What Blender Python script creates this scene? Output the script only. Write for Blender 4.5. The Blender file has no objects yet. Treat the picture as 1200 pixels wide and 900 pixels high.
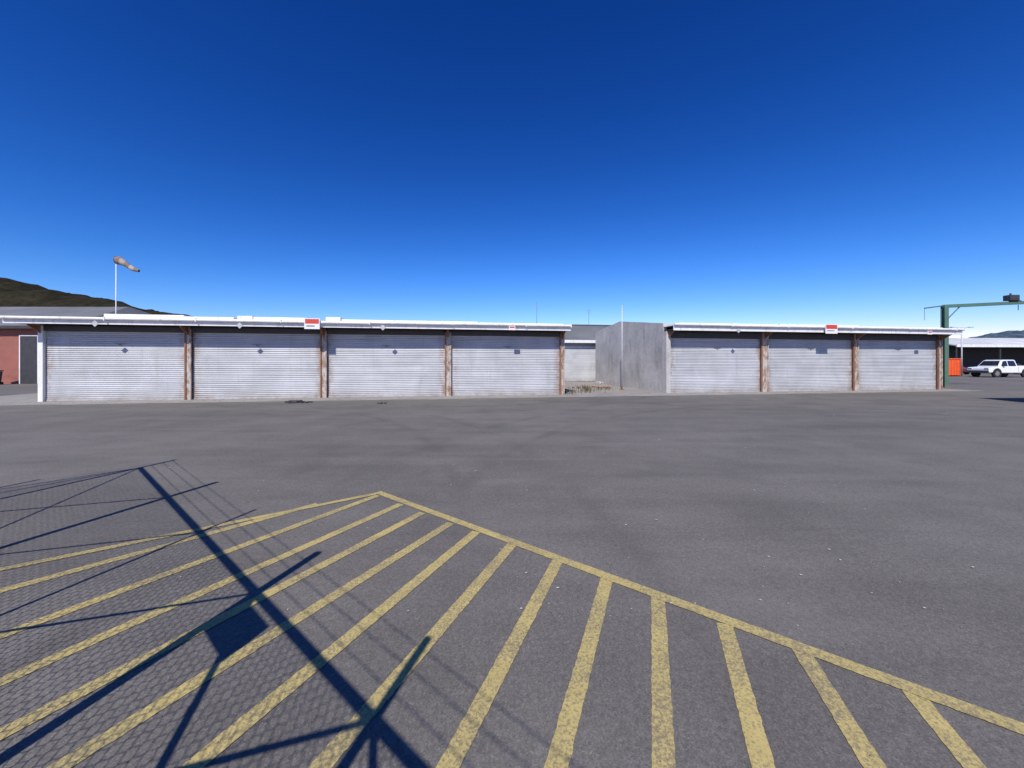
import bpy, math, random
from mathutils import Vector, Matrix, noise
random.seed(7)
F=451.0; H=1.6; HZ=425.0
scene=bpy.context.scene
R=math.radians

# ---------------------------------------------------------------- helpers
def world(px,py):
    k=py-HZ
    return ((px-600)*H/k, F*H/k)
def link(o,parent=None):
    scene.collection.objects.link(o)
    if parent is not None: o.parent=parent
    return o
def empty(name,loc=(0,0,0),rz=0):
    e=bpy.data.objects.new(name,None); e.location=loc; e.rotation_euler=(0,0,rz)
    e.empty_display_size=0.3
    return link(e)
def mesh(name,vs,fs,mat=None,parent=None,smooth=False,loc=None,rz=0):
    me=bpy.data.meshes.new(name); me.from_pydata([tuple(v) for v in vs],[],fs); me.update()
    if mat: me.materials.append(mat)
    if smooth: me.polygons.foreach_set("use_smooth",[True]*len(me.polygons))
    o=bpy.data.objects.new(name,me)
    if loc: o.location=loc
    o.rotation_euler=(0,0,rz)
    return link(o,parent)
class Geo:
    def __init__(s): s.v=[]; s.f=[]
    def box(s,x0,x1,y0,y1,z0,z1):
        n=len(s.v)
        s.v+=[(x0,y0,z0),(x1,y0,z0),(x1,y1,z0),(x0,y1,z0),(x0,y0,z1),(x1,y0,z1),(x1,y1,z1),(x0,y1,z1)]
        s.f+=[(n,n+3,n+2,n+1),(n+4,n+5,n+6,n+7),(n,n+1,n+5,n+4),(n+1,n+2,n+6,n+5),(n+2,n+3,n+7,n+6),(n+3,n,n+4,n+7)]
        return s
    def tube(s,a,b,r,n=8,r2=None,cap=True):
        a=Vector(a); b=Vector(b); d=(b-a).normalized()
        u=d.orthogonal().normalized(); w=d.cross(u)
        if r2 is None: r2=r
        k=len(s.v)
        for p,rr in((a,r),(b,r2)):
            for i in range(n):
                t=2*math.pi*i/n
                s.v.append(tuple(p+u*rr*math.cos(t)+w*rr*math.sin(t)))
        for i in range(n):
            j=(i+1)%n
            s.f.append((k+i,k+j,k+n+j,k+n+i))
        if cap:
            s.f.append(tuple(k+i for i in reversed(range(n)))); s.f.append(tuple(k+n+i for i in range(n)))
        return s
    def prism(s,pts,y0,y1):   # pts (x,z) polygon extruded along y
        k=len(s.v); n=len(pts)
        s.v+=[(p[0],y0,p[1]) for p in pts]+[(p[0],y1,p[1]) for p in pts]
        s.f.append(tuple(range(k,k+n))); s.f.append(tuple(k+n+i for i in reversed(range(n))))
        for i in range(n):
            j=(i+1)%n; s.f.append((k+i,k+n+i,k+n+j,k+j))
        return s
    def prismx(s,pts,x0,x1):  # pts (y,z) extruded along x
        k=len(s.v); n=len(pts)
        s.v+=[(x0,p[0],p[1]) for p in pts]+[(x1,p[0],p[1]) for p in pts]
        s.f.append(tuple(reversed(range(k,k+n)))); s.f.append(tuple(k+n+i for i in range(n)))
        for i in range(n):
            j=(i+1)%n; s.f.append((k+i,k+j,k+n+j,k+n+i))
        return s
    def make(s,name,mat,parent=None,smooth=False,bevel=0,**kw):
        o=mesh(name,s.v,s.f,mat,parent,smooth,**kw)
        if bevel:
            m=o.modifiers.new("bev",'BEVEL'); m.width=bevel; m.segments=2; m.limit_method='ANGLE'
        return o

# ---------------------------------------------------------------- materials
def newmat(name):
    m=bpy.data.materials.new(name); m.use_nodes=True
    nt=m.node_tree; b=nt.nodes["Principled BSDF"]
    return m,nt,b
def noise_n(nt,co,scale,detail=4,rough=.6,dist=0):
    n=nt.nodes.new("ShaderNodeTexNoise"); n.inputs["Scale"].default_value=scale
    n.inputs["Detail"].default_value=detail; n.inputs["Roughness"].default_value=rough; n.inputs["Distortion"].default_value=dist
    nt.links.new(co,n.inputs["Vector"]); return n.outputs["Fac"]
def ramp(nt,fac,stops):
    r=nt.nodes.new("ShaderNodeValToRGB"); e=r.color_ramp.elements
    while len(e)<len(stops): e.new(0.5)
    for i,(p,c) in enumerate(stops):
        e[i].position=p
        e[i].color=(c,c,c,1) if isinstance(c,(int,float)) else (*c,1)
    nt.links.new(fac,r.inputs[0]); return r.outputs[0]
def mix(nt,fac,a,b,mode='MIX'):
    n=nt.nodes.new("ShaderNodeMix"); n.data_type='RGBA'; n.blend_type=mode
    def s(inp,v):
        if isinstance(v,bpy.types.NodeSocket): nt.links.new(v,inp)
        elif isinstance(v,(int,float)): inp.default_value=v if inp.type=='VALUE' else (v,v,v,1)
        else: inp.default_value=(*v,1)
    s(n.inputs[0],fac); s(n.inputs[6],a); s(n.inputs[7],b)
    return n.outputs[2]
def mth(nt,op,a,b=None,clamp=False):
    n=nt.nodes.new("ShaderNodeMath"); n.operation=op; n.use_clamp=clamp
    for i,v in enumerate((a,b)):
        if v is None: continue
        if isinstance(v,bpy.types.NodeSocket): nt.links.new(v,n.inputs[i])
        else: n.inputs[i].default_value=v
    return n.outputs[0]
def coords(nt,kind="Object"):
    return nt.nodes.new("ShaderNodeTexCoord").outputs[kind]
def mapping(nt,co,scale=(1,1,1),rot=(0,0,0)):
    m=nt.nodes.new("ShaderNodeMapping"); m.inputs["Scale"].default_value=scale; m.inputs["Rotation"].default_value=rot
    nt.links.new(co,m.inputs["Vector"]); return m.outputs[0]
def bump(nt,b,h,strength=.3,dist=.01):
    n=nt.nodes.new("ShaderNodeBump"); n.inputs["Strength"].default_value=strength; n.inputs["Distance"].default_value=dist
    nt.links.new(h,n.inputs["Height"]); nt.links.new(n.outputs[0],b.inputs["Normal"])

def simple(name,col,rough=.6,metal=0,var=.25,scale=3,dirt=None):
    m,nt,b=newmat(name); co=coords(nt)
    n1=noise_n(nt,co,scale,5,.65)
    lo=tuple(c*(1-var) for c in col); hi=tuple(min(1,c*(1+var*.5)) for c in col)
    c=ramp(nt,n1,[(.3,lo),(.7,hi)])
    if dirt:
        st=noise_n(nt,mapping(nt,co,(6,6,.6)),1.2,5,.7)
        c=mix(nt,ramp(nt,st,[(.52,0.0),(.74,.7)]),c,dirt)
    nt.links.new(c,b.inputs["Base Color"])
    b.inputs["Roughness"].default_value=rough; b.inputs["Metallic"].default_value=metal
    return m

def ring(nt,co,cx,cy,rad,wd):
    s=nt.nodes.new("ShaderNodeVectorMath"); s.operation='SUBTRACT'; nt.links.new(co,s.inputs[0]); s.inputs[1].default_value=(cx,cy,0)
    l=nt.nodes.new("ShaderNodeVectorMath"); l.operation='LENGTH'; nt.links.new(s.outputs[0],l.inputs[0])
    d=mth(nt,'ABSOLUTE',mth(nt,'SUBTRACT',l.outputs["Value"],rad))
    return mth(nt,'SUBTRACT',1.0,mth(nt,'DIVIDE',d,wd),clamp=True)
def asphalt():
    m,nt,b=newmat("asphalt"); co=coords(nt)
    big=noise_n(nt,co,.12,4,.55,.4); mid=noise_n(nt,co,.9,5,.6); fine=noise_n(nt,co,28,3,.7)
    st=noise_n(nt,mapping(nt,co,(.10,1.1,1),(0,0,R(-14))),1.0,4,.6,.8)
    base=ramp(nt,big,[(.3,(.138,.127,.114)),(.7,(.178,.163,.147))])
    base=mix(nt,.5,base,ramp(nt,mid,[(.3,(.72,.72,.72)),(.7,(1.18,1.18,1.18))]),'MULTIPLY')
    base=mix(nt,1.0,base,ramp(nt,st,[(.3,.87),(.5,1.0),(.75,1.08)]),'MULTIPLY')
    v=nt.nodes.new("ShaderNodeTexVoronoi"); v.inputs["Scale"].default_value=130; nt.links.new(co,v.inputs["Vector"])
    agg=ramp(nt,v.outputs["Color"],[(.0,.6),(.6,1.0),(.93,1.35),(1.0,1.8)])
    base=mix(nt,.75,base,agg,'MULTIPLY')
    base=mix(nt,.5,base,ramp(nt,fine,[(.25,.65),(.75,1.33)]),'MULTIPLY')
    oil=noise_n(nt,co,.55,3,.5,.6)
    base=mix(nt,ramp(nt,oil,[(.60,0.0),(.76,.4)]),base,(.075,.069,.063))
    brk=ramp(nt,noise_n(nt,co,.35,3,.6),[(.42,0.0),(.62,.38)])
    tot=None
    for (cx,cy,rad,wd) in((-4,24,10.2,.22),(-4,24,11.9,.22),(12,2,13.0,.2),(12,2,14.6,.2),(-14,2,13.6,.2),(-14,2,15.1,.22),(20,26,11,.25),(5,30,14.5,.5)):
        r_=ring(nt,co,cx,cy,rad,wd); tot=r_ if tot is None else mth(nt,'MAXIMUM',tot,r_)
    base=mix(nt,mth(nt,'MULTIPLY',tot,brk),base,(.06,.055,.05))
    du=noise_n(nt,mapping(nt,co,(.35,1.0,1),(0,0,R(9))),.5,6,.7,.3)
    base=mix(nt,ramp(nt,du,[(.5,0.0),(.78,.35)]),base,(.25,.23,.205))
    nt.links.new(base,b.inputs["Base Color"])
    b.inputs["Roughness"].default_value=.92
    b.inputs["Specular IOR Level"].default_value=.2
    h=mth(nt,'ADD',v.outputs["Distance"],fine)
    bump(nt,b,h,.3,.004)
    return m
def paint(name,col):
    m,nt,b=newmat(name); co=coords(nt)
    n1=noise_n(nt,co,70,4,.8); n2=noise_n(nt,co,2.2,4,.6)
    s=mth(nt,'ADD',mth(nt,'MULTIPLY',n1,.72),mth(nt,'MULTIPLY',n2,.28))
    w=ramp(nt,s,[(.45,0.08),(.58,.9)])
    c2=mix(nt,.6,col,ramp(nt,noise_n(nt,co,9,4,.6),[(.3,.78),(.7,1.12)]),'MULTIPLY')
    c=mix(nt,w,c2,(.18,.155,.11))
    nt.links.new(c,b.inputs["Base Color"]); b.inputs["Roughness"].default_value=.85; b.inputs["Specular IOR Level"].default_value=.2
    bump(nt,b,n1,.4,.003)
    return m
def concrete(name,col,stain=.5,scale=1.0,vs=.35):
    m,nt,b=newmat(name); co=coords(nt)
    a=noise_n(nt,co,.8*scale,6,.65,.3); c=noise_n(nt,co,7*scale,5,.7)
    base=ramp(nt,a,[(.28,tuple(x*.72 for x in col)),(.72,tuple(x*1.12 for x in col))])
    base=mix(nt,.6,base,ramp(nt,c,[(.3,.74),(.7,1.18)]),'MULTIPLY')
    st=noise_n(nt,mapping(nt,co,(1.6,1.6,vs)),1.0,6,.75,.4)
    base=mix(nt,ramp(nt,st,[(.52,0.0),(.8,stain)]),base,tuple(x*.3 for x in col))
    pk=noise_n(nt,co,22,3,.8)
    base=mix(nt,ramp(nt,pk,[(.60,0.0),(.68,.6)]),base,tuple(x*.5 for x in col))
    nt.links.new(base,b.inputs["Base Color"]); b.inputs["Roughness"].default_value=.9
    bump(nt,b,c,.35,.01)
    return m
def galv():
    m,nt,b=newmat("galvanised_steel"); co=coords(nt)
    sl=nt.nodes.new("ShaderNodeTexNoise"); sl.inputs["Scale"].default_value=1; sl.inputs["Detail"].default_value=2
    nt.links.new(mapping(nt,co,(.25,1,13)),sl.inputs["Vector"])
    base=ramp(nt,sl.outputs["Fac"],[(.3,(.45,.455,.46)),(.7,(.58,.585,.59))])
    a=noise_n(nt,co,.9,5,.6,.4)
    base=mix(nt,.8,base,ramp(nt,a,[(.3,.80),(.7,1.08)]),'MULTIPLY')
    g=noise_n(nt,mapping(nt,co,(5,5,.5)),1,6,.7)
    base=mix(nt,ramp(nt,g,[(.56,0.0),(.78,.4)]),base,(.28,.24,.2))
    # rust runs close to the posts
    gx=nt.nodes.new("ShaderNodeSeparateXYZ"); nt.links.new(coords(nt,"Generated"),gx.inputs[0])
    ed=mth(nt,'ABSOLUTE',mth(nt,'SUBTRACT',gx.outputs[0],.5))
    em=ramp(nt,ed,[(.43,0.0),(.5,.9)])
    em=mth(nt,'MULTIPLY',em,ramp(nt,noise_n(nt,mapping(nt,co,(2,2,1.2)),1.5,5,.75),[(.42,0.0),(.62,1.0)]))
    base=mix(nt,em,base,(.27,.16,.09))
    sp=nt.nodes.new("ShaderNodeSeparateXYZ"); nt.links.new(co,sp.inputs[0])
    low=ramp(nt,sp.outputs[2],[(.0,.7),(.4,0.0)])
    low=mth(nt,'MULTIPLY',low,ramp(nt,noise_n(nt,co,3,5,.7),[(.35,0.2),(.65,1.0)]))
    base=mix(nt,low,base,(.24,.18,.13))
    nt.links.new(base,b.inputs["Base Color"]); b.inputs["Roughness"].default_value=.62; b.inputs["Metallic"].default_value=.1
    return m
def rusty(name,paintc,amt=.5,rust=(.16,.07,.03)):
    m,nt,b=newmat(name); co=coords(nt)
    a=noise_n(nt,mapping(nt,co,(2,2,1.0)),2.2,6,.8,.2)
    f=ramp(nt,a,[(amt,0.0),(amt+.14,.9)])
    r=ramp(nt,noise_n(nt,co,14,4,.7),[(.3,tuple(x*.6 for x in rust)),(.7,tuple(x*1.7 for x in rust))])
    c=mix(nt,f,paintc,r); c=mix(nt,.5,c,ramp(nt,noise_n(nt,co,3,4,.6),[(.3,.75),(.7,1.1)]),'MULTIPLY')
    nt.links.new(c,b.inputs["Base Color"]); b.inputs["Roughness"].default_value=.7
    return m
def brick():
    m,nt,b=newmat("red_brick"); co=coords(nt)
    t=nt.nodes.new("ShaderNodeTexBrick"); nt.links.new(mapping(nt,co,(1,1,1),(R(90),0,0)),t.inputs["Vector"])
    t.inputs["Scale"].default_value=1; t.inputs["Brick Width"].default_value=.24; t.inputs["Row Height"].default_value=.086
    t.inputs["Mortar Size"].default_value=.01
    t.inputs["Color1"].default_value=(.36,.075,.045,1); t.inputs["Color2"].default_value=(.26,.06,.04,1); t.inputs["Mortar"].default_value=(.3,.22,.18,1)
    c=mix(nt,.5,t.outputs[0],ramp(nt,noise_n(nt,co,1.2,5,.6),[(.3,.7),(.7,1.15)]),'MULTIPLY')
    nt.links.new(c,b.inputs["Base Color"]); b.inputs["Roughness"].default_value=.9
    return m
def sheetroof(name,col,pitch=.19,axis='X'):
    m,nt,b=newmat(name); co=coords(nt)
    w=nt.nodes.new("ShaderNodeTexWave"); w.bands_direction=axis; w.inputs["Scale"].default_value=.31/pitch
    nt.links.new(co,w.inputs["Vector"])
    a=noise_n(nt,co,.35,5,.6)
    c=ramp(nt,a,[(.3,tuple(x*.75 for x in col)),(.7,tuple(x*1.15 for x in col))])
    c=mix(nt,.4,c,ramp(nt,w.outputs[1],[(.0,.6),(.6,1.1)]),'MULTIPLY')
    nt.links.new(c,b.inputs["Base Color"]); b.inputs["Roughness"].default_value=.6
    bump(nt,b,w.outputs[1],.5,.02)
    return m

M_asph=asphalt(); M_yel=paint("yellow_road_paint",(.52,.41,.15))
M_conc=concrete("weathered_concrete",(.50,.48,.45),.75)
M_apron=concrete("apron_concrete",(.31,.285,.25),.35,vs=1.6)
M_galv=galv()
M_white=simple("white_fascia_paint",(.80,.79,.76),.5,0,.14,2,(.42,.37,.31))
M_white2=simple("clean_white",(.8,.8,.8),.45,0,.08)
M_dark=simple("dark_steel",(.06,.06,.062),.6,.3)  # plain dark grey steel, shared by many parts
M_black=simple("black_rubber",(.02,.02,.02),.7)
M_rustpost=rusty("rusty_post",(.50,.46,.41),.44,(.22,.11,.055))
M_rust=rusty("rust",(.28,.15,.09),.40,(.2,.085,.035))
M_red=simple("red_sign",(.62,.06,.03),.5,0,.1)
M_orange=simple("orange_paint",(.80,.12,.03),.6,0,.2)
M_blue=simple("blue_plastic",(.03,.05,.09),.5,0,.2)
M_green=rusty("green_paint",(.08,.16,.11),.6,(.12,.1,.06))
M_brick=brick()
M_roofg=sheetroof("grey_roof",(.17,.17,.165))
M_roofw=sheetroof("pale_roof",(.6,.6,.59))
M_steel=simple("fence_steel",(.25,.25,.25),.5,.6)
M_glass,nt,b=newmat("dark_glass"); b.inputs["Base Color"].default_value=(.015,.02,.025,1); b.inputs["Roughness"].default_value=.08
M_chrome,nt,b=newmat("chrome"); b.inputs["Base Color"].default_value=(.6,.6,.6,1); b.inputs["Metallic"].default_value=1; b.inputs["Roughness"].default_value=.25
M_lens,nt,b=newmat("red_lens"); b.inputs["Base Color"].default_value=(.5,.02,.02,1); b.inputs["Roughness"].default_value=.2
def carpaint(name,c):
    m,nt,b=newmat(name); b.inputs["Base Color"].default_value=(*c,1); b.inputs["Roughness"].default_value=.25; b.inputs["Coat Weight"].default_value=.6
    return m

# ---------------------------------------------------------------- world & sun
E=R(47); AZ=math.atan2(.255,1.0)
sh=(math.sin(AZ),math.cos(AZ))
w=bpy.data.worlds.new("World"); scene.world=w; w.use_nodes=True
nt=w.node_tree; bg=nt.nodes["Background"]
sky=nt.nodes.new("ShaderNodeTexSky"); sky.sky_type='NISHITA'; sky.sun_disc=False
sky.sun_elevation=E; sky.sun_rotation=math.atan2(-sh[0],-sh[1])
sky.air_density=1.0; sky.dust_density=.1; sky.ozone_density=4.0; sky.altitude=0
gm=nt.nodes.new("ShaderNodeGamma"); gm.inputs["Gamma"].default_value=1.35
nt.links.new(sky.outputs[0],gm.inputs["Color"])
mul=mix(nt,1.0,gm.outputs[0],(.52*.085,.80*.085,1.04*.085),'MULTIPLY')
sp=nt.nodes.new("ShaderNodeSeparateColor"); nt.links.new(mul,sp.inputs[0])
cb=nt.nodes.new("ShaderNodeCombineColor")
for i,(k,p) in enumerate(((3.2,1.85),(.92,1.27),(.92,1.05))):
    o_=mth(nt,'MULTIPLY',mth(nt,'POWER',sp.outputs[i],p),k/.085)
    nt.links.new(o_,cb.inputs[i])
nt.links.new(cb.outputs[0],bg.inputs["Color"])
bg.inputs["Strength"].default_value=.085
sd=bpy.data.lights.new("sun",'SUN'); sd.energy=5.0; sd.angle=R(.45); sd.color=(1,.96,.90)
so=bpy.data.objects.new("sun",sd); link(so)
v=Vector((-sh[0]*math.cos(E),-sh[1]*math.cos(E),math.sin(E)))
so.rotation_euler=v.to_track_quat('Z','Y').to_euler(); so.location=(0,-5,20)
scene.view_settings.view_transform='Standard'; scene.view_settings.look='None'; scene.view_settings.exposure=0

cd=bpy.data.cameras.new("camera"); cam=bpy.data.objects.new("camera",cd); link(cam)
cam.location=(0,0,H); cam.rotation_euler=(R(90),0,0)
cd.sensor_width=36; cd.lens=F/1200*36; cd.shift_y=-25/1200; cd.clip_end=9000; cd.clip_start=.05
scene.camera=cam

# ---------------------------------------------------------------- ground
S=4000
mesh("ground",[(-S,-S,0),(S,-S,0),(S,S,0),(-S,S,0)],[(0,1,2,3)],M_asph)

# ---------------------------------------------------------------- yellow markings
g=Geo()
def stripe(a,b,wd=.088,z=.004):
    a=Vector(a); b=Vector(b); d=(b-a); L=d.length; d.normalize(); n=Vector((-d.y,d.x))
    k=len(g.v); seg=max(2,int(L/.02))
    for i in range(seg+1):
        p=a+d*L*i/seg
        j1=noise.fractal(Vector((p.x*25,p.y*25,3)),.8,2,3)*.0045; j2=noise.fractal(Vector((p.x*25,p.y*25,8)),.8,2,3)*.0045
        q=p+n*(wd/2+j1); r=p-n*(wd/2+j2)
        g.v.append((q.x,q.y,z)); g.v.append((r.x,r.y,z))
    for i in range(seg): g.f.append((k+2*i,k+2*i+1,k+2*i+3,k+2*i+2))
apex=Vector(world(445,578)); edge=Vector(world(1200,856))
de=(edge-apex).normalized(); lefte=Vector(world(0,668)); dl=(lefte-apex).normalized()
stripe(apex-de*.04,edge+de*1.6,z=.007); stripe(apex,lefte+dl*3,.075,z=.006)
SL=[((472,590),(0,800)),((497,600),(0,862)),((530,612),(70,900)),((560,622),(225,900)),((602,636),(375,900)),((655,655),(525,900)),
    ((712,675),(652,900)),((771,697),(778,900)),((848,728),(895,900)),((935,757),(1025,900)),((1062,803),(1142,900)),
    ((445,580),(0,746)),((375,590),(0,693))]
for i,(a,b) in enumerate(SL):
    a=Vector(world(*a)); b=Vector(world(*b)); d=(b-a).normalized()
    stripe(a+d*.03,b+d*1.6,z=.004+.0007*(i%2))
g.make("hatched_road_marking",M_yel)

# ---------------------------------------------------------------- garage frame
P0=world(50,471); TH=R(9.2); c9,s9=math.cos(TH),math.sin(TH)
def tpx(px):
    r=(px-600)/F
    return (r*P0[1]-P0[0])/(c9-r*s9)
def frame(t,y=0): return (P0[0]+c9*t-s9*y, P0[1]+s9*t+c9*y, 0)

# concrete apron
g=Geo(); a=tpx(20)-4; b=tpx(1104)+1
n=120
for i in range(n+1):
    x=a+(b-a)*i/n
    g.v.append((x,-1.35+.16*noise.noise(Vector((x*.6,1,0))),.004)); g.v.append((x,12,.004))
for i in range(n): g.f.append((2*i,2*i+2,2*i+3,2*i+1))
g.make("concrete_apron_pavement",M_apron,loc=frame(0),rz=TH)

def shutter(x0,x1,z0,z1,parent,y=.14,seed=0):
    rnd=random.Random(seed)
    g=Geo(); p=.085; n=int((z1-z0)/p); K=5; prof=[]
    for i in range(n):
        for j in range(K):
            u=j/K
            prof.append((y-.022*math.sin(math.pi*u)**.7+ (0.006 if j==0 else 0)+rnd.uniform(-.0015,.0015), z0+.08+(z1-z0-.08)*(i+u)/n))
    prof.append((y,z1))
    cols=7
    for c in range(cols):
        x=x0+(x1-x0)*c/(cols-1)
        for (yy,zz) in prof:
            bow=.012*math.sin(zz*2.3+seed)*math.sin(math.pi*c/(cols-1))
            g.v.append((x,yy+bow,zz))
    m=len(prof)
    for c in range(cols-1):
        for i in range(m-1):
            g.f.append((c*m+i,(c+1)*m+i,(c+1)*m+i+1,c*m+i+1))
    g.make("shutter_slats",M_galv,parent)
    Geo().box(x0,x1,y-.035,y+.02,z0+.006,z0+.085).make("shutter_bottom_rail",M_galv,parent,bevel=.006)
    xm=(x0+x1)/2+rnd.uniform(-.1,.1)
    h=Geo(); h.box(xm-.2,xm+.2,y-.05,y-.03,z1-.62,z1-.595).box(xm-.04,xm+.04,y-.06,y-.03,z1-.67,z1-.62)
    h.make("shutter_lock_bar",M_steel,parent)

DOORT=3.0
def garage(px0,px1,doors,seed,depth,ridge=None,eave=.62,fz=(3.17,3.42),lext=.6,rext=.15,upper=()):
    T0=tpx(px0); e=empty("garage_building",frame(T0),TH)
    W=tpx(px1)-T0; dl=[(tpx(a)-T0,tpx(b)-T0) for a,b in doors]
    top=fz[0]-.02
    edges=[(0.0,dl[0][0])]+[(dl[i][1],dl[i+1][0]) for i in range(len(dl)-1)]+[(dl[-1][1],W)]
    for i,(a,b) in enumerate(edges):
        if i==0: Geo().box(a,b,0,.3,0,top).make("end_pier",M_white if px0<400 else M_conc,e,bevel=.01)
        else:
            Geo().box(a+.03,b-.03,.02,.3,0,top).make("door_post",M_rustpost,e,bevel=.008)
            h=Geo()
            h.box(a-.03,a+.03,-.02,.06,0,top-.1); h.make("guide_channel",M_rust,e,bevel=.005)
            h=Geo()
            h.box(b-.03,b+.03,-.02,.06,0,top-.1); h.make("guide_channel",M_rustpost,e,bevel=.005)
        m=(a+b)/2
        Geo().prismx([(-.0,top-.35),(-eave+.08,top-.02),(0,top-.02)],m-.02,m+.02).make("eave_bracket",M_rust,e)
    for i,(a,b) in enumerate(dl):
        shutter(a+.02,b-.02,.0,DOORT,e,seed=seed+i)
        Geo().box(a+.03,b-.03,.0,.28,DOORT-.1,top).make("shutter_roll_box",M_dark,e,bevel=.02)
    if ridge: 
        yr,zr,zk=ridge
        pts=[(.31,0),(depth,0),(depth,zk),(yr,zr),(.35,fz[1]+.12),(.31,fz[1]+.12)]
    else: pts=[(.31,0),(depth,0),(depth,fz[1]-.1),(.31,fz[1]-.1)]
    Geo().prismx(pts,0,.2).make("side_wall",M_conc,e)
    Geo().prismx([(p[0],p[1]-(.02 if p[1]>.1 else 0)) for p in pts],W-.2,W).make("side_wall",M_conc,e)
    Geo().box(.2,W-.2,depth-.2,depth,0,(ridge[2] if ridge else fz[1])-.15).make("back_wall",M_conc,e)
    if ridge:
        q=[(.3,fz[1]-.03),(yr,zr-.1),(depth,zk-.1),(depth,zk-.16),(yr,zr-.16),(.3,fz[1]-.09)]
        Geo().prismx(q,.2,W-.2).make("roof_sheet",M_roofw,e)
    else:
        Geo().prismx([(.3,fz[1]-.03),(depth+.2,fz[1]-.12),(depth+.2,fz[1]-.18),(.3,fz[1]-.09)],-.15,W+.15).make("roof_sheet",M_roofw,e)
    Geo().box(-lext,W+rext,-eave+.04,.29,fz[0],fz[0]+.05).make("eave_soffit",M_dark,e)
    Geo().box(-lext,W+rext,-eave,-eave+.035,fz[0]-.03,fz[1]-.10).make("fascia_board",M_white,e,bevel=.006)
    h=Geo(); L=-lext
    while L<W+rext-.1:
        L2=min(L+random.uniform(3.2,4.2),W+rext); zz=fz[1]-.05+random.uniform(-.012,.012)
        h.tube((L,-eave-.07,zz),(L2-.015,-eave-.07,zz+random.uniform(-.01,.01)),.062,10)
        h.box(L2-.04,L2,-eave-.14,-eave-.01,zz-.075,zz+.075)
        L=L2
    h.make("gutter",M_white,e)
    Geo().box(-lext,W+rext,-eave+.0,.3,fz[1]-.098,fz[1]-.07).make("roof_deck",M_white,e)
    for (a,b,z0,z1,y0) in upper:
        a=tpx(a)-T0; b=tpx(b)-T0
        Geo().box(a,b,y0,y0+.5,fz[1]-.068,z1).make("roof_flashing",M_white,e,bevel=.02)
    return e,T0,W

gA,TA,WA=garage(44,661,[(50,217),(223,376),(382,522),(528,657)],1,9.5,
    upper=[(130,222,0,3.60,-.35),(223,280,0,3.54,-.40),(282,300,0,3.62,-.30),(301,362,0,3.58,-.32),(385,402,0,3.62,-.42),(403,560,0,3.53,-.4),(561,658,0,3.5,-.35)])
gB,TB,WB=garage(781,1104,[(786,893),(900,1001),(1006,1100)],11,9.9,ridge=(5.6,4.35,3.95),fz=(3.27,3.58),lext=-.02,rext=.5,
    upper=[(790,905,0,3.66,-.4),(908,1000,0,3.69,-.35),(1002,1095,0,3.64,-.42)])

def small_sign(e,T0,px,w_,h_,zc,red=True,eave=.62):
    x=tpx(px)-T0
    if red:
        Geo().box(x-w_/2,x+w_/2,-eave-.19,-eave-.17,zc-h_/2,zc+h_/2).make("sign_panel",M_white2,e)
        Geo().box(x-w_/2+.03,x+w_/2-.03,-eave-.195,-eave-.192,zc,zc+h_/2-.03).make("sign_red_band",M_red,e)
        Geo().box(x-w_/2+.08,x+w_/2-.2,-eave-.195,-eave-.192,zc-.12,zc-.08).make("sign_lettering",M_dark,e)
    else:
        k=w_/2; g=Geo(); y=-eave-.15
        g.v=[(x-k,y,zc),(x,y,zc-k),(x+k,y,zc),(x,y,zc+k),(x-k,y-.01,zc),(x,y-.01,zc-k),(x+k,y-.01,zc),(x,y-.01,zc+k)]
        g.f=[(4,5,6,7),(3,2,1,0),(0,1,5,4),(1,2,6,5),(2,3,7,6),(3,0,4,7)]
        g.make("diamond_placard",M_galv,e)
small_sign(gA,TA,373,.62,.46,3.28)
for p in (131,292,452): small_sign(gA,TA,p,.26,.26,3.16,False)
small_sign(gA,TA,597,.3,.2,3.22)
small_sign(gB,TB,958,.75,.5,3.42)
small_sign(gB,TB,1070,.3,.2,3.3)
for p in (853,): small_sign(gB,TB,p,.26,.26,3.26,False)

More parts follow.
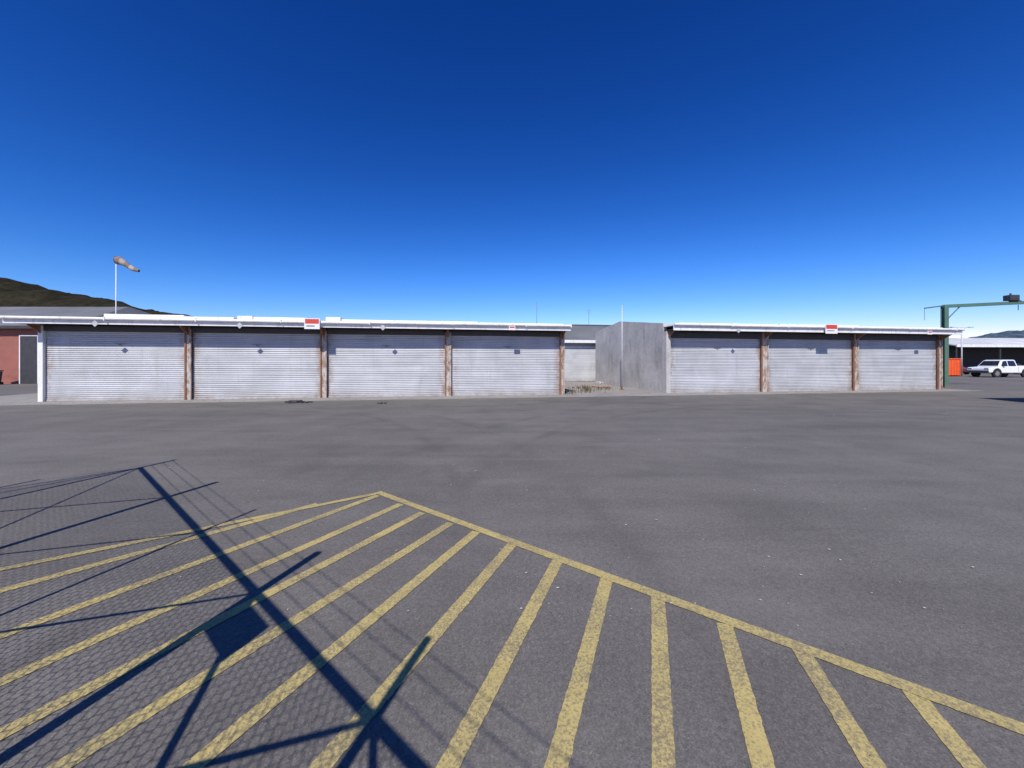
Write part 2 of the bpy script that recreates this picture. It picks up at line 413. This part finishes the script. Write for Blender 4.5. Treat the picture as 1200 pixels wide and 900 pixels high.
# ---------------------------------------------------------------- background buildings
def warehouse(name,loc,rz,W,D,eav,rid,wallm,roofm,doors=(),hip=0):
    e=empty(name,loc,rz)
    if hip:
        Geo().box(0,W,0,D,0,eav).make("walls",wallm,e)
        a=-.4; b=W+.4; c=-.4; d=D+.4; m=D/2; zf=eav+.003
        g=Geo(); g.v=[(a,c,zf),(b,c,zf),(b,d,zf),(a,d,zf),(a+hip,m,rid),(b-hip,m,rid),(a,c,zf+.12),(b,c,zf+.12),(b,d,zf+.12),(a,d,zf+.12)]
        g.f=[(3,2,1,0),(0,1,7,6),(1,2,8,7),(2,3,9,8),(3,0,6,9),(6,7,5,4),(7,8,5),(8,9,4,5),(9,6,4)]
        g.make("roof",roofm,e)
        Geo().box(a,b,c-.1,c-.01,eav-.12,eav+.1).make("gutter",M_dark,e)
    else:
        pts=[(0,0),(D,0),(D,eav),(D/2,rid-.12),(0,eav)]
        Geo().prismx(pts,0,W).make("walls",wallm,e)
        Geo().prismx([(-.4,eav-.05),(D/2,rid),(D/2,rid+.08),(-.4,eav+.03)],-.3,W+.3).make("roof",roofm,e)
        Geo().prismx([(D/2+.001,rid),(D+.4,eav-.05),(D+.4,eav+.03),(D/2+.001,rid+.08)],-.3,W+.3).make("roof_back",roofm,e)
        Geo().box(-.3,W+.3,D/2-.2,D/2+.2,rid+.07,rid+.14).make("ridge_cap",roofm,e)
        Geo().box(-.3,W+.3,-.5,-.41,eav-.2,eav+.04).make("gutter",M_white,e)
    for (a,b,h,mm) in doors:
        if mm=='roller':
            g=Geo(); g.v=[]; n=int(h/.09)
            for i in range(n+1):
                for yy,dz in((-.05,0),(-.07,.045)):
                    z=h*i/(n+1)+dz; g.v+= [(a,yy,z),(b,yy,z)]
            for i in range(2*n+1): k=2*i; g.f.append((k,k+1,k+3,k+2))
            g.make("roller_door",M_galv,e)
            Geo().box(a-.12,a,-.09,-.003,0,h+.1).box(b,b+.12,-.09,-.003,0,h+.1).box(a,b,-.12,-.003,h,h+.12).make("door_frame",M_white,e)
        else:
            z0=0 if mm=='door' else .95
            Geo().box(a,b,-.03,-.003,z0+.003,h).make("door" if mm=='door' else "window",M_dark if mm=='door' else M_glass,e)
            Geo().box(a-.08,a,-.06,-.003,z0,h+.08).box(b,b+.08,-.06,-.003,z0,h+.08).box(a,b,-.06,-.003,h,h+.08).make("opening_frame",M_white,e)
    return e
warehouse("warehouse",(-3,31.2,0),R(9),20,10,3.45,5.2,M_conc,M_roofg,doors=[(1.0,5.2,2.9,'roller'),(7.3,10.35,2.85,'roller'),(12,15,2.85,'roller')])
warehouse("brick_building",(-62,29,0),0,28.5,15,4.25,6.9,M_brick,M_roofg,hip=3.2,
   doors=[(3,4.2,2.3,'win'),(7,8.2,2.3,'win'),(12,15,3.0,'roller'),(18,19.2,2.3,'win'),(25.0,26.3,3.6,'door')])

# ---------------------------------------------------------------- wheelie bin at left
def bin_(loc,rz,mat):
    e=empty("wheelie_bin",loc,rz)
    g=Geo(); 
    for z,a in((.06,.24),(.95,.3)):
        g.v+=[(-a,-a,z),(a,-a,z),(a,a,z),(-a,a,z)]
    g.f=[(3,2,1,0),(4,5,6,7),(0,1,5,4),(1,2,6,5),(2,3,7,6),(3,0,4,7)]
    g.make("body",mat,e,bevel=.02)
    Geo().prismx([(-.34,.96),(.34,.98),(.34,1.04),(-.2,1.07),(-.34,1.0)],-.32,.32).make("lid",mat,e,bevel=.01)
    Geo().tube((-.3,.33,.98),(.3,.33,.98),.018).make("handle",mat,e)
    Geo().tube((-.3,.24,.1),(-.24,.24,.1),.1,14).tube((.24,.24,.1),(.3,.24,.1),.1,14).make("wheels",M_black,e)
bin_((-37.6,27.9,0),.2,M_blue)

# ---------------------------------------------------------------- windsock
def windsock():
    D=33.0; X=(136-600)/F*D
    e=empty("windsock",(X,D,0))
    zt=H+(HZ-305)/F*D
    Geo().tube((0,0,0),(0,0,zt),.05,8,.03).make("mast",M_white2,e,smooth=True)
    rg=Geo()
    for i in range(16):
        a=2*math.pi*i/16; b_=2*math.pi*(i+1)/16; r=.34
        rg.tube((0.12,r*math.cos(a),zt+r*math.sin(a)),(0.12,r*math.cos(b_),zt+r*math.sin(b_)),.02,5)
    rg.tube((0,0,zt+.2),(.12,0,zt+.34),.015).tube((0,0,zt-.2),(.12,0,zt-.34),.015)
    rg.make("hoop",M_steel,e)
    segs=15; rings=[]
    for i in range(segs+1):
        u=i/segs; x=.12+u*1.85; z=zt-.95*u**1.05+.06*math.sin(u*7)
        r=.34*(1-u)+.15*u; r*=1+.1*math.sin(u*11)
        rings.append([(x+.25*r*math.sin(a)*.9,r*math.cos(a)*(.9-.25*u),z+r*math.sin(a)*(1-.2*u)) for a in [2*math.pi*j/14 for j in range(14)]])
    M_so=simple("windsock_faded_orange",(.26,.17,.12),.9,0,.5); M_sw=simple("windsock_faded_white",(.42,.38,.34),.9,0,.4)
    for bnd in range(5):
        g=Geo()
        for i in range(bnd*3,bnd*3+4): g.v+=rings[i]
        for i in range(3):
            for j in range(14): g.f.append((i*14+j,i*14+(j+1)%14,(i+1)*14+(j+1)%14,(i+1)*14+j))
        g.make("sock_band",M_so if bnd%2==0 else M_sw,e,smooth=True)
windsock()

# ---------------------------------------------------------------- poles
def pole(name,px,py_base,py_top,r=.03,mat=None):
    x,y=world(px,py_base); zt=H+(HZ-py_top)/F*y
    e=empty(name,(x,y,0)); Geo().tube((0,0,0),(0,0,zt),r,8,r*.8).make("shaft",mat or M_steel,e,smooth=True)
    Geo().box(-.12,.12,-.12,.12,0,.04).make("base_plate",M_rust,e)
    Geo().tube((0,0,zt-.02),(0,0,zt+.06),r*1.3,8,r*.4).make("cap",mat or M_steel,e)
    return e,zt
pole("steel_pole",729,457,359,.035,M_galv)
def antenna(px,Y,pyt):
    X=(px-600)/F*Y; zt=H+(HZ-pyt)/F*Y; e=empty("antenna_mast",(X,Y,0))
    Geo().tube((0,0,0),(0,0,zt),.05,6,.02).make("mast",M_steel,e)
    h=Geo()
    for i in range(3): h.tube((-.3+.05*i,0,zt-.2-.2*i),(.3-.05*i,0,zt-.2-.2*i),.015,5)
    h.make("elements",M_steel,e)
antenna(629,45,354); antenna(690,48,362)
e,zt=pole("street_lamp",1127,441,384,.07,M_galv)
Geo().tube((0,0,zt-.05),(-.9,0,zt+.05),.035).tube((0,0,zt-.05),(.9,0,zt+.05),.035).box(-1.3,-.8,-.12,.12,zt,zt+.1).box(.8,1.3,-.12,.12,zt,zt+.1).make("lamp_heads",M_galv,e)

# ---------------------------------------------------------------- green gantry
x,y=world(1107,454)
e=empty("steel_gantry",(x,y,0),R(0)); sc=F/y
zt=H+(HZ-359)/sc
g=Geo(); g.box(-.13,.13,-.13,-.10,0,zt).box(-.13,.13,.10,.13,0,zt).box(-.02,.02,-.10,.10,0,zt); g.make("column",M_green,e)
Geo().box(-.25,.25,-.25,.25,0,.03).make("base_plate",M_rust,e)
x2=(1215-1107)/sc+.3; dz=.30
g=Geo()
g.prism([(-.1,zt-.10),(x2,zt+dz-.10),(x2,zt+dz+.10),(-.1,zt+.10)],-.09,.09); g.make("boom",M_green,e,bevel=.01)
Geo().tube((0,0,zt+.05),(-1.3,0,zt-.12),.04).tube((0,0,zt-1.0),(1.0,0,zt),.035).tube((-1.3,0,zt-.12),(-1.3,0,zt-.9),.012,5).make("bracing",M_green,e)
xb=(1186-1107)/sc
Geo().box(xb-.35,xb+.25,-.2,.2,zt+.36,zt+.72).box(xb-.12,xb+.5,-.1,.1,zt+.3,zt+.38).tube((xb-.1,0,zt+.7),(xb-.1,0,zt+.85),.05).make("hoist_motor",M_dark,e,bevel=.02)
Geo().tube((xb+.4,0,zt+.1),(xb+.4,0,zt-.25),.02,6).make("hook",M_dark,e)

# ---------------------------------------------------------------- skip bin, vehicles, carport
def skip(px,py,wpx,hpx):
    x,y=world(px,py); s=F/y; W=wpx/s; h=hpx/s
    e=empty("skip_bin",(x,y,0),R(6))
    g=Geo(); g.prism([(-W/2+.12,.12),(W/2-.12,.12),(W/2,h),(W/2-.06,h),(W/2-.18,.2),(-W/2+.18,.2),(-W/2+.06,h),(-W/2,h)],0,3.2)
    g.prism([(-W/2+.17,.2),(W/2-.17,.2),(W/2-.05,h),(-W/2+.05,h)],0,.05).prism([(-W/2+.17,.2),(W/2-.17,.2),(W/2-.05,h),(-W/2+.05,h)],3.15,3.2)
    g.make("hopper",M_orange,e)
    g=Geo(); n=5
    for i in range(n): 
        xx=-W/2+.25+(W-.5)*i/(n-1); g.box(xx-.04,xx+.04,-.06,-.003,.2,h-.1)
    g.box(-W/2-.05,W/2+.05,-.08,0.0,h-.09,h+.01); g.make("ribs",M_orange,e)
    Geo().box(-W/2+.2,-W/2+.35,0,3.1,0,.12).box(W/2-.35,W/2-.2,0,3.1,0,.12).make("skids",M_dark,e)
skip(1118,441,20,21)

def vehicle(name,loc,rz,kind,mat):
    e=empty(name,loc,rz)
    if kind=='pickup':
        L=5.4; Wd=1.92
        body=[(0,.62),(.0,.98),(.1,1.08),(1.1,1.16),(1.5,1.18),(3.45,1.18),(3.47,1.26),(5.36,1.28),(5.38,.72),(5.3,.60),(4.95,.58),(4.82,.82),(4.45,.93),(4.0,.82),(3.85,.50),(1.5,.50),(1.38,.82),(.98,.93),(.57,.82),(.42,.55),(.05,.52)]
        cab=[(1.15,1.17),(1.72,1.84),(2.0,1.92),(3.15,1.92),(3.34,1.88),(3.46,1.17)]
        wins=[[(1.48,1.22),(1.84,1.76),(2.28,1.81),(2.28,1.22)],[(2.38,1.22),(2.38,1.81),(3.08,1.81),(3.22,1.76),(3.30,1.22)]]
        wx=(.97,4.42); wr=.43
    else:
        L=4.4; Wd=1.76
        body=[(0,.45),(.02,.75),(.2,.85),(1.1,.98),(3.9,1.02),(4.3,.98),(4.38,.5),(4.2,.38),(3.95,.38),(3.8,.62),(3.5,.72),(3.2,.62),(3.05,.3),(1.25,.3),(1.15,.62),(.85,.72),(.55,.62),(.42,.36),(.08,.33)]
        cab=[(1.0,.97),(1.75,1.42),(2.3,1.47),(3.1,1.45),(3.6,1.3),(4.1,1.01)]
        wins=[[(1.4,1.02),(1.85,1.36),(2.35,1.4),(2.35,1.02)],[(2.43,1.02),(2.43,1.4),(3.0,1.38),(3.5,1.22),(3.7,1.02)]]
        wx=(.85,3.5); wr=.32
    Geo().prism(body,-Wd/2,Wd/2).make("body",mat,e,bevel=.04)
    g=Geo(); n=len(cab); zt=max(p[1] for p in cab); zb=min(p[1] for p in cab)
    for sgn in(-1,1):
        for p in cab:
            u=(p[1]-zb)/(zt-zb); g.v.append((p[0],sgn*(Wd/2-.05-.17*u),p[1]))
    g.f=[tuple(range(n)),tuple(n+i for i in reversed(range(n)))]+[(i,n+i,n+(i+1)%n,(i+1)%n) for i in range(n)]
    g.make("cab",mat,e,bevel=.03)
    for sgn in(-1,1):
        for wn in wins:
            g=Geo(); 
            for p in wn:
                u=(p[1]-zb)/(zt-zb); g.v.append((p[0],sgn*(Wd/2-.05-.17*u+.012),p[1]))
            g.f=[tuple(range(len(wn)))]; g.make("side_window",M_glass,e)
    a,b_=cab[0],cab[1]; f=.12; g=Geo()
    for u0 in (f,.92):
        xx=a[0]+(b_[0]-a[0])*u0-.012; zz=a[1]+(b_[1]-a[1])*u0+.012; hw=Wd/2-.12-.17*u0
        g.v+=[(xx,-hw,zz),(xx,hw,zz)]
    g.f=[(0,1,3,2)]; g.make("windscreen",M_glass,e)
    a,b_=cab[-1],cab[-2]; g=Geo()
    for u0 in(.2,.9):
        xx=a[0]+(b_[0]-a[0])*u0+.012; zz=a[1]+(b_[1]-a[1])*u0+.012; hw=Wd/2-.14-.17*u0
        g.v+=[(xx,-hw,zz),(xx,hw,zz)]
    g.f=[(0,2,3,1)]; g.make("rear_window",M_glass,e)
    for x_ in wx:
        for sgn in(-1,1):
            y0=sgn*(Wd/2-.24); y1=sgn*(Wd/2-.01)
            Geo().tube((x_,y0,wr),(x_,y1,wr),wr,22).make("tyre",M_black,e,bevel=.03)
            Geo().tube((x_,y1-sgn*.02,wr),(x_,y1+sgn*.015,wr),wr*.6,16).make("wheel_rim",M_chrome,e)
            Geo().tube((x_,sgn*(Wd/2-.10),wr+.06),(x_,sgn*(Wd/2+.004),wr+.06),wr*1.2,22).make("wheel_arch",M_black,e)
    if kind=='pickup':
        Geo().box(3.62,5.28,-.8,.8,1.2,1.292).make("tray_cover",M_black,e)
        Geo().box(1.5,3.8,-Wd/2-.08,-Wd/2-.005,.42,.5).box(1.5,3.8,Wd/2+.005,Wd/2+.08,.42,.5).make("side_steps",M_dark,e)
        Geo().box(3.455,3.475,-Wd/2-.004,Wd/2+.004,.56,1.19).make("tray_gap",M_black,e)
    Geo().box(-.06,.06,-Wd/2+.05,Wd/2-.05,.5,.76).make("front_bumper",M_dark,e,bevel=.02)
    zl=.95 if kind=='pickup' else .7
    Geo().box(-.012,.1,-Wd/2+.08,-Wd/2+.42,zl-.08,zl+.06).box(-.012,.1,Wd/2-.42,Wd/2-.08,zl-.08,zl+.06).make("headlights",M_chrome,e)
    Geo().box(L-.1,L,-Wd/2+.04,-Wd/2+.2,zl-.1,zl+.15).box(L-.1,L,Wd/2-.2,Wd/2-.04,zl-.1,zl+.15).make("tail_lights",M_lens,e)
    Geo().box(wins[0][0][0]+.1,wins[0][0][0]+.28,-Wd/2-.16,-Wd/2-.02,zb+.02,zb+.17).box(wins[0][0][0]+.1,wins[0][0][0]+.28,Wd/2+.02,Wd/2+.16,zb+.02,zb+.17).make("mirrors",M_dark,e,bevel=.02)
    return e
x,y=world(1146,442); vehicle("pickup_truck",(x,y,0),R(4),'pickup',carpaint("white_car_paint",(.8,.8,.8)))
vehicle("parked_car",(57.5,50,0),R(80),'car',carpaint("silver_car_paint",(.4,.4,.42)))
vehicle("parked_car",(61.5,52,0),R(86),'car',carpaint("red_car_paint",(.3,.03,.03)))
vehicle("parked_car",(70,52,0),R(84),'car',carpaint("grey_car_paint",(.12,.13,.15)))
e=empty("carport",(68,60,0),R(4))
Geo().prismx([(-1,4.3),(6,5.9),(14,5.6),(14,5.45),(6,5.7),(-1,4.15)],0,46).make("roof",M_roofw,e)
Geo().box(0,46,-1.15,-1.02,4.0,4.4).make("fascia_board",M_white,e)
Geo().box(0,46,4,4.2,0,5.2).make("back_wall",simple("painted_shade_wall",(.03,.033,.036),.8),e)  # near-black colour paints in the shade of the carport interior
g=Geo()
for i in range(7): g.box(.2+i*7.4,.36+i*7.4,-.9,-.74,0,4.1)
g.make("posts",M_dark,e)
warehouse("warehouse",(48,82,0),R(5),18,14,4.6,6.2,simple("cream_wall",(.4,.38,.34),.8),M_roofg,doors=[(3,6,3,'roller'),(9,12,3,'roller')])

# unseen container, added off to the right to cast the dark yard-edge shadow
def container(loc,rz,L=6.06,Wd=2.44,Hh=2.6):
    e=empty("added_shadow_container",loc,rz)
    M=simple("container_blue",(.04,.09,.13),.6,0,.3,2,(.12,.06,.03))
    def corr(n0,L,fn):
        g=Geo(); n=int(L/.28); pts=[]
        for i in range(n):
            a=i*L/n; p=L/n
            pts+=[(a,0),(a+p*.35,0),(a+p*.5,.035),(a+p*.85,.035)]
        pts.append((L,0))
        for (u,d) in pts: g.v+=[fn(u,d,.15),fn(u,d,Hh-.1)]
        for i in range(len(pts)-1): g.f.append((2*i,2*i+2,2*i+3,2*i+1))
        g.make(n0,M,e)
    corr("side_panel",L,lambda u,d,z:(u,.03+d,z)); corr("side_panel",L,lambda u,d,z:(u,Wd-.03-d,z))
    corr("end_panel",Wd,lambda u,d,z:(.03+d,u,z)); 
    Geo().box(L-.05,L-.02,.1,Wd-.1,.15,Hh-.1).make("doors",M,e)
    g=Geo()
    for yy in(.45,1.0,1.44,2.0): g.tube((L+.01,yy,.2),(L+.01,yy,Hh-.15),.018)
    g.make("lock_rods",M_steel,e)
    g=Geo()
    for xx in(0,L-.12):
        for yy in(0,Wd-.12): g.box(xx,xx+.12,yy,yy+.12,0.02,Hh)
    g.box(.12,L-.12,0,.1,.02,.16).box(.12,L-.12,Wd-.1,Wd,.02,.16).box(.12,L-.12,0,.08,Hh-.12,Hh-.005).box(.12,L-.12,Wd-.08,Wd,Hh-.12,Hh-.005)
    g.box(0,.08,.12,Wd-.12,Hh-.12,Hh-.005).box(L-.08,L,.12,Wd-.12,Hh-.12,Hh-.005)
    g.make("frame",M,e)
    Geo().box(.08,L-.08,.08,Wd-.08,Hh-.06,Hh-.03).make("roof",M,e)
container((20.55,12.6,0),R(3))

# ---------------------------------------------------------------- fence behind/left of the camera
hr=1.95; sl=hr/math.tan(E)
gd=Vector((-.773,.634)).normalized()
gp=Vector((-.634,-.773)).normalized()
base=Vector(world(300,695))-Vector(sh)*sl
def fp(s,z,off=0): p=base+gd*s+gp*off; return (p.x,p.y,z)
fe=empty("wire_mesh_fence")
CS=(Vector(world(165,548))-Vector(world(300,695))).length
ht=hr+.58*math.tan(E)
g=Geo()
for s_,r in((0,.036),(1.5,.016),(3.0,.036),(-1.5,.027),(-3.0,.03),(-4.5,.02)):
    g.tube(fp(s_,0),fp(s_,ht if s_!=-1.5 else ht-.06),r,10)
g.tube(fp(CS,0),fp(CS,ht-.1),.03,10)
for o in(1.5,3.0,4.5): g.tube(fp(CS,0,o),fp(CS,ht,o),.022,10)
g.make("posts",M_steel,fe,smooth=True)
g=Geo(); g.tube(fp(-4.6,hr),fp(CS,hr),.027,10).tube(fp(CS,hr),fp(CS,hr,4.6),.014,10)
g.make("top_rail",M_steel,fe,smooth=True)
g=Geo()
for s0,s1,r in((0,1.6,.012),(0,-1.5,.018),(1.5,3.0,.01),(3.0,4.5,.012),(-1.5,-3,.018),(-1.5,-.3,.016),(CS,CS-1.5,.012)):
    dz=abs(s1-s0)*1.05; g.tube(fp(s0,hr),fp(s1,max(.05,hr-dz)),r,8)
g.tube(fp(CS,hr),fp(CS,.8,1.5),.014,8)
g.make("braces",M_steel,fe,smooth=True)
g=Geo()
for z in(hr+.16,hr+.33,hr+.48):
    g.tube(fp(-4.6,z),fp(CS,z),.003,5).tube(fp(CS,z),fp(CS,z,4.6),.003,5)
    s_=-4.5
    while s_<CS:
        a=fp(s_,z-.015); b_=fp(s_+.01,z+.015); g.tube(a,b_,.0016,3); s_+=.12
g.make("barbed_wire",M_steel,fe)
g=Geo()
def hexmesh(P,L,z0,z1,cw=.062,r=.0022):
    rows=int((z1-z0)/(cw*.8)); rh=(z1-z0)/rows; cols=int(L/cw)
    tw=rh*.36
    for i in range(rows):
        z=z0+i*rh; off=(i%2)*cw/2
        for j in range(cols):
            x=j*cw+off
            g.tube(P(x,z),P(x,z+tw),r*1.35,3,cap=False)
            g.tube(P(x,z+tw),P(x+cw/2,z+rh),r,3,cap=False)
            g.tube(P(x,z+tw),P(x-cw/2,z+rh),r,3,cap=False)
hexmesh(lambda x,z:fp(-4.5+x,z),CS+4.5,.04,hr)
hexmesh(lambda x,z:fp(CS,z,x),2.4,.04,hr)
g.make("wire_mesh",M_steel,fe)
g=Geo()
def q(s_,z,o): return fp(s_,z,o)
g.v=[q(-.03,hr-.34,.04),q(-.44,hr-.34,.04),q(-.44,hr-.03,.04),q(-.03,hr-.03,.04),q(-.03,hr-.34,.045),q(-.44,hr-.34,.045),q(-.44,hr-.03,.045),q(-.03,hr-.03,.045)]
g.f=[(0,1,2,3),(7,6,5,4),(0,4,5,1),(1,5,6,2),(2,6,7,3),(3,7,4,0)]
g.make("sign_plate",M_white2,fe)

# ---------------------------------------------------------------- hills
def hill(name,pts,Y,depth,col,amp=3):
    m,nt,b=newmat(name+"_cover"); co=coords(nt)
    n1=noise_n(nt,co,.03,6,.7); n2=noise_n(nt,co,.15,5,.7)
    c=ramp(nt,n1,[(.35,tuple(x*.6 for x in col)),(.65,tuple(x*1.5 for x in col))])
    c=mix(nt,.7,c,ramp(nt,n2,[(.3,.5),(.7,1.4)]),'MULTIPLY')
    nt.links.new(c,b.inputs["Base Color"]); b.inputs["Roughness"].default_value=1; b.inputs["Specular IOR Level"].default_value=.05
    g=Geo(); nx=420; ny=30
    xs=[(p[0]-600)/F*Y for p in pts]; zs=[H+(HZ-p[1])/F*Y for p in pts]
    for i in range(nx+1):
        x=xs[0]+(xs[-1]-xs[0])*i/nx
        k=0
        while k<len(xs)-2 and x>xs[k+1]: k+=1
        u=(x-xs[k])/(xs[k+1]-xs[k]); u=u*u*(3-2*u); zr=zs[k]*(1-u)+zs[k+1]*u
        for j in range(ny+1):
            v_=j/ny; prof=math.sin(v_*math.pi)**.8
            y=Y-depth+2*depth*v_
            z=zr*prof+ amp*noise.fractal(Vector((x*.02,y*.02,0)),.7,2.1,7)*min(1,prof*3) -1
            g.v.append((x,y,z))
    for i in range(nx):
        for j in range(ny): g.f.append((i*(ny+1)+j,(i+1)*(ny+1)+j,(i+1)*(ny+1)+j+1,i*(ny+1)+j+1))
    g.make(name,m,smooth=False)
hill("hill",[(-900,380),(-500,350),(-200,338),(-60,330),(20,330),(60,337),(110,349),(190,364),(300,400),(420,424)],520,120,(.024,.022,.013),amp=6)
hill("distant_hill",[(1050,424),(1120,404),(1190,388),(1260,380),(1400,372),(1700,380),(2200,424)],2500,500,(.06,.09,.12),amp=12)  # bluish surface colour stands in for haze over the distance

# ---------------------------------------------------------------- debris, rubble, weeds
g=Geo()
def flake(x,y,s,z=.008):
    k=len(g.v); n=random.randint(5,7); a0=random.random()*6
    for i in range(n):
        a=a0+2*math.pi*i/n; r=s*random.uniform(.4,1.1); g.v.append((x+r*math.cos(a),y+r*.7*math.sin(a),z+random.uniform(0,s*.15)))
    g.v.append((x,y,z+s*.3))
    for i in range(n): g.f.append((k+i,k+(i+1)%n,k+n))
for i in range(170):
    py=random.uniform(474,760); d=F*H/(py-HZ); px=random.gauss(760,260)
    flake((px-600)/F*d,d,random.choice([.005,.006,.008,.01,.015])*(.6+d/9))
g.make("scattered_litter",simple("pale_grit",(.45,.43,.39),.9))
g=Geo()
for i in range(900):
    d=random.uniform(1.3,9); x=random.uniform(-1.3,1.3)*d; flake(x,d,random.uniform(.002,.006))
for i in range(700):
    t=random.uniform(-3,46); yy=-random.uniform(-.1,1.7); p=frame(t,yy); flake(p[0],p[1],random.uniform(.01,.045))
g.make("loose_gravel",simple("dark_grit",(.12,.105,.09),.95))

def rubble(name,cx,cy,rad,n,smin,smax,mat):
    g=Geo()
    for i in range(n):
        a=random.random()*6.28; r=rad*math.sqrt(random.random()); x=cx+r*math.cos(a)*1.6; y=cy+r*math.sin(a)*.7
        s=random.uniform(smin,smax); k=len(g.v); z0=random.uniform(0,s*.3)
        rz=random.random()*3; pts=[]
        for sx,sy,sz in((-1,-1,0),(1,-1,0),(1,1,0),(-1,1,0),(-1,-1,1),(1,-1,1),(1,1,1),(-1,1,1)):
            u=sx*s*random.uniform(.5,1.1); v_=sy*s*random.uniform(.4,.8); w_=sz*s*random.uniform(.5,1)
            pts.append((x+u*math.cos(rz)-v_*math.sin(rz),y+u*math.sin(rz)+v_*math.cos(rz),z0+w_))
        g.v+=pts
        g.f+=[(k,k+3,k+2,k+1),(k+4,k+5,k+6,k+7),(k,k+1,k+5,k+4),(k+1,k+2,k+6,k+5),(k+2,k+3,k+7,k+6),(k+3,k,k+4,k+7)]
    g.make(name,mat)
x,y=world(350,472); rubble("debris_pile",x,y,.35,26,.02,.11,M_dark)
x,y=world(447,473); rubble("debris_pile",x,y,.12,8,.02,.06,M_dark)
x,y=world(692,455); rubble("rubble_pile",x,y,.9,30,.03,.12,M_rust)
x,y=world(712,450); rubble("rubble_pile",x,y,.7,30,.05,.2,M_conc)
def weeds(name,pts,n,h):
    g=Geo()
    for i in range(n):
        cx,cy=random.choice(pts); x=cx+random.gauss(0,.35); y=cy+random.gauss(0,.2); a=random.random()*6.28; L=h*random.uniform(.4,1.2)
        dx,dy=math.cos(a),math.sin(a); w_=.012; k=len(g.v); le=L*.5*random.random()
        g.v+=[(x-dy*w_,y+dx*w_,0),(x+dy*w_,y-dx*w_,0),(x+dx*le*.4+dy*w_,y+dy*le*.4-dx*w_,L*.6),(x+dx*le*.4-dy*w_,y+dy*le*.4+dx*w_,L*.6),(x+dx*le,y+dy*le,L)]
        g.f+=[(k,k+1,k+2,k+3),(k+3,k+2,k+4)]
    g.make(name,simple(name+"_leaf",(.10,.09,.04),.9,0,.4))
weeds("weeds",[frame(tpx(px),yy)[:2] for px,yy in((668,.4),(690,1),(705,2),(715,3.5),(722,4.5),(735,3))],200,.25)
x,y=world(714,448)
e=empty("rusty_cabinet",(x,y-.5,0),TH)
Geo().box(-.35,.35,-.25,.25,.1,1.35).make("body",M_rust,e,bevel=.01)
Geo().box(-.32,-.01,-.275,-.252,.14,1.3).box(.01,.32,-.275,-.252,.14,1.3).make("doors",M_rust,e,bevel=.004)
Geo().box(-.33,-.27,-.2,.2,0,.1).box(.27,.33,-.2,.2,0,.1).tube((.04,-.29,.6),(.04,-.29,.8),.012).make("feet_and_handle",M_dark,e)
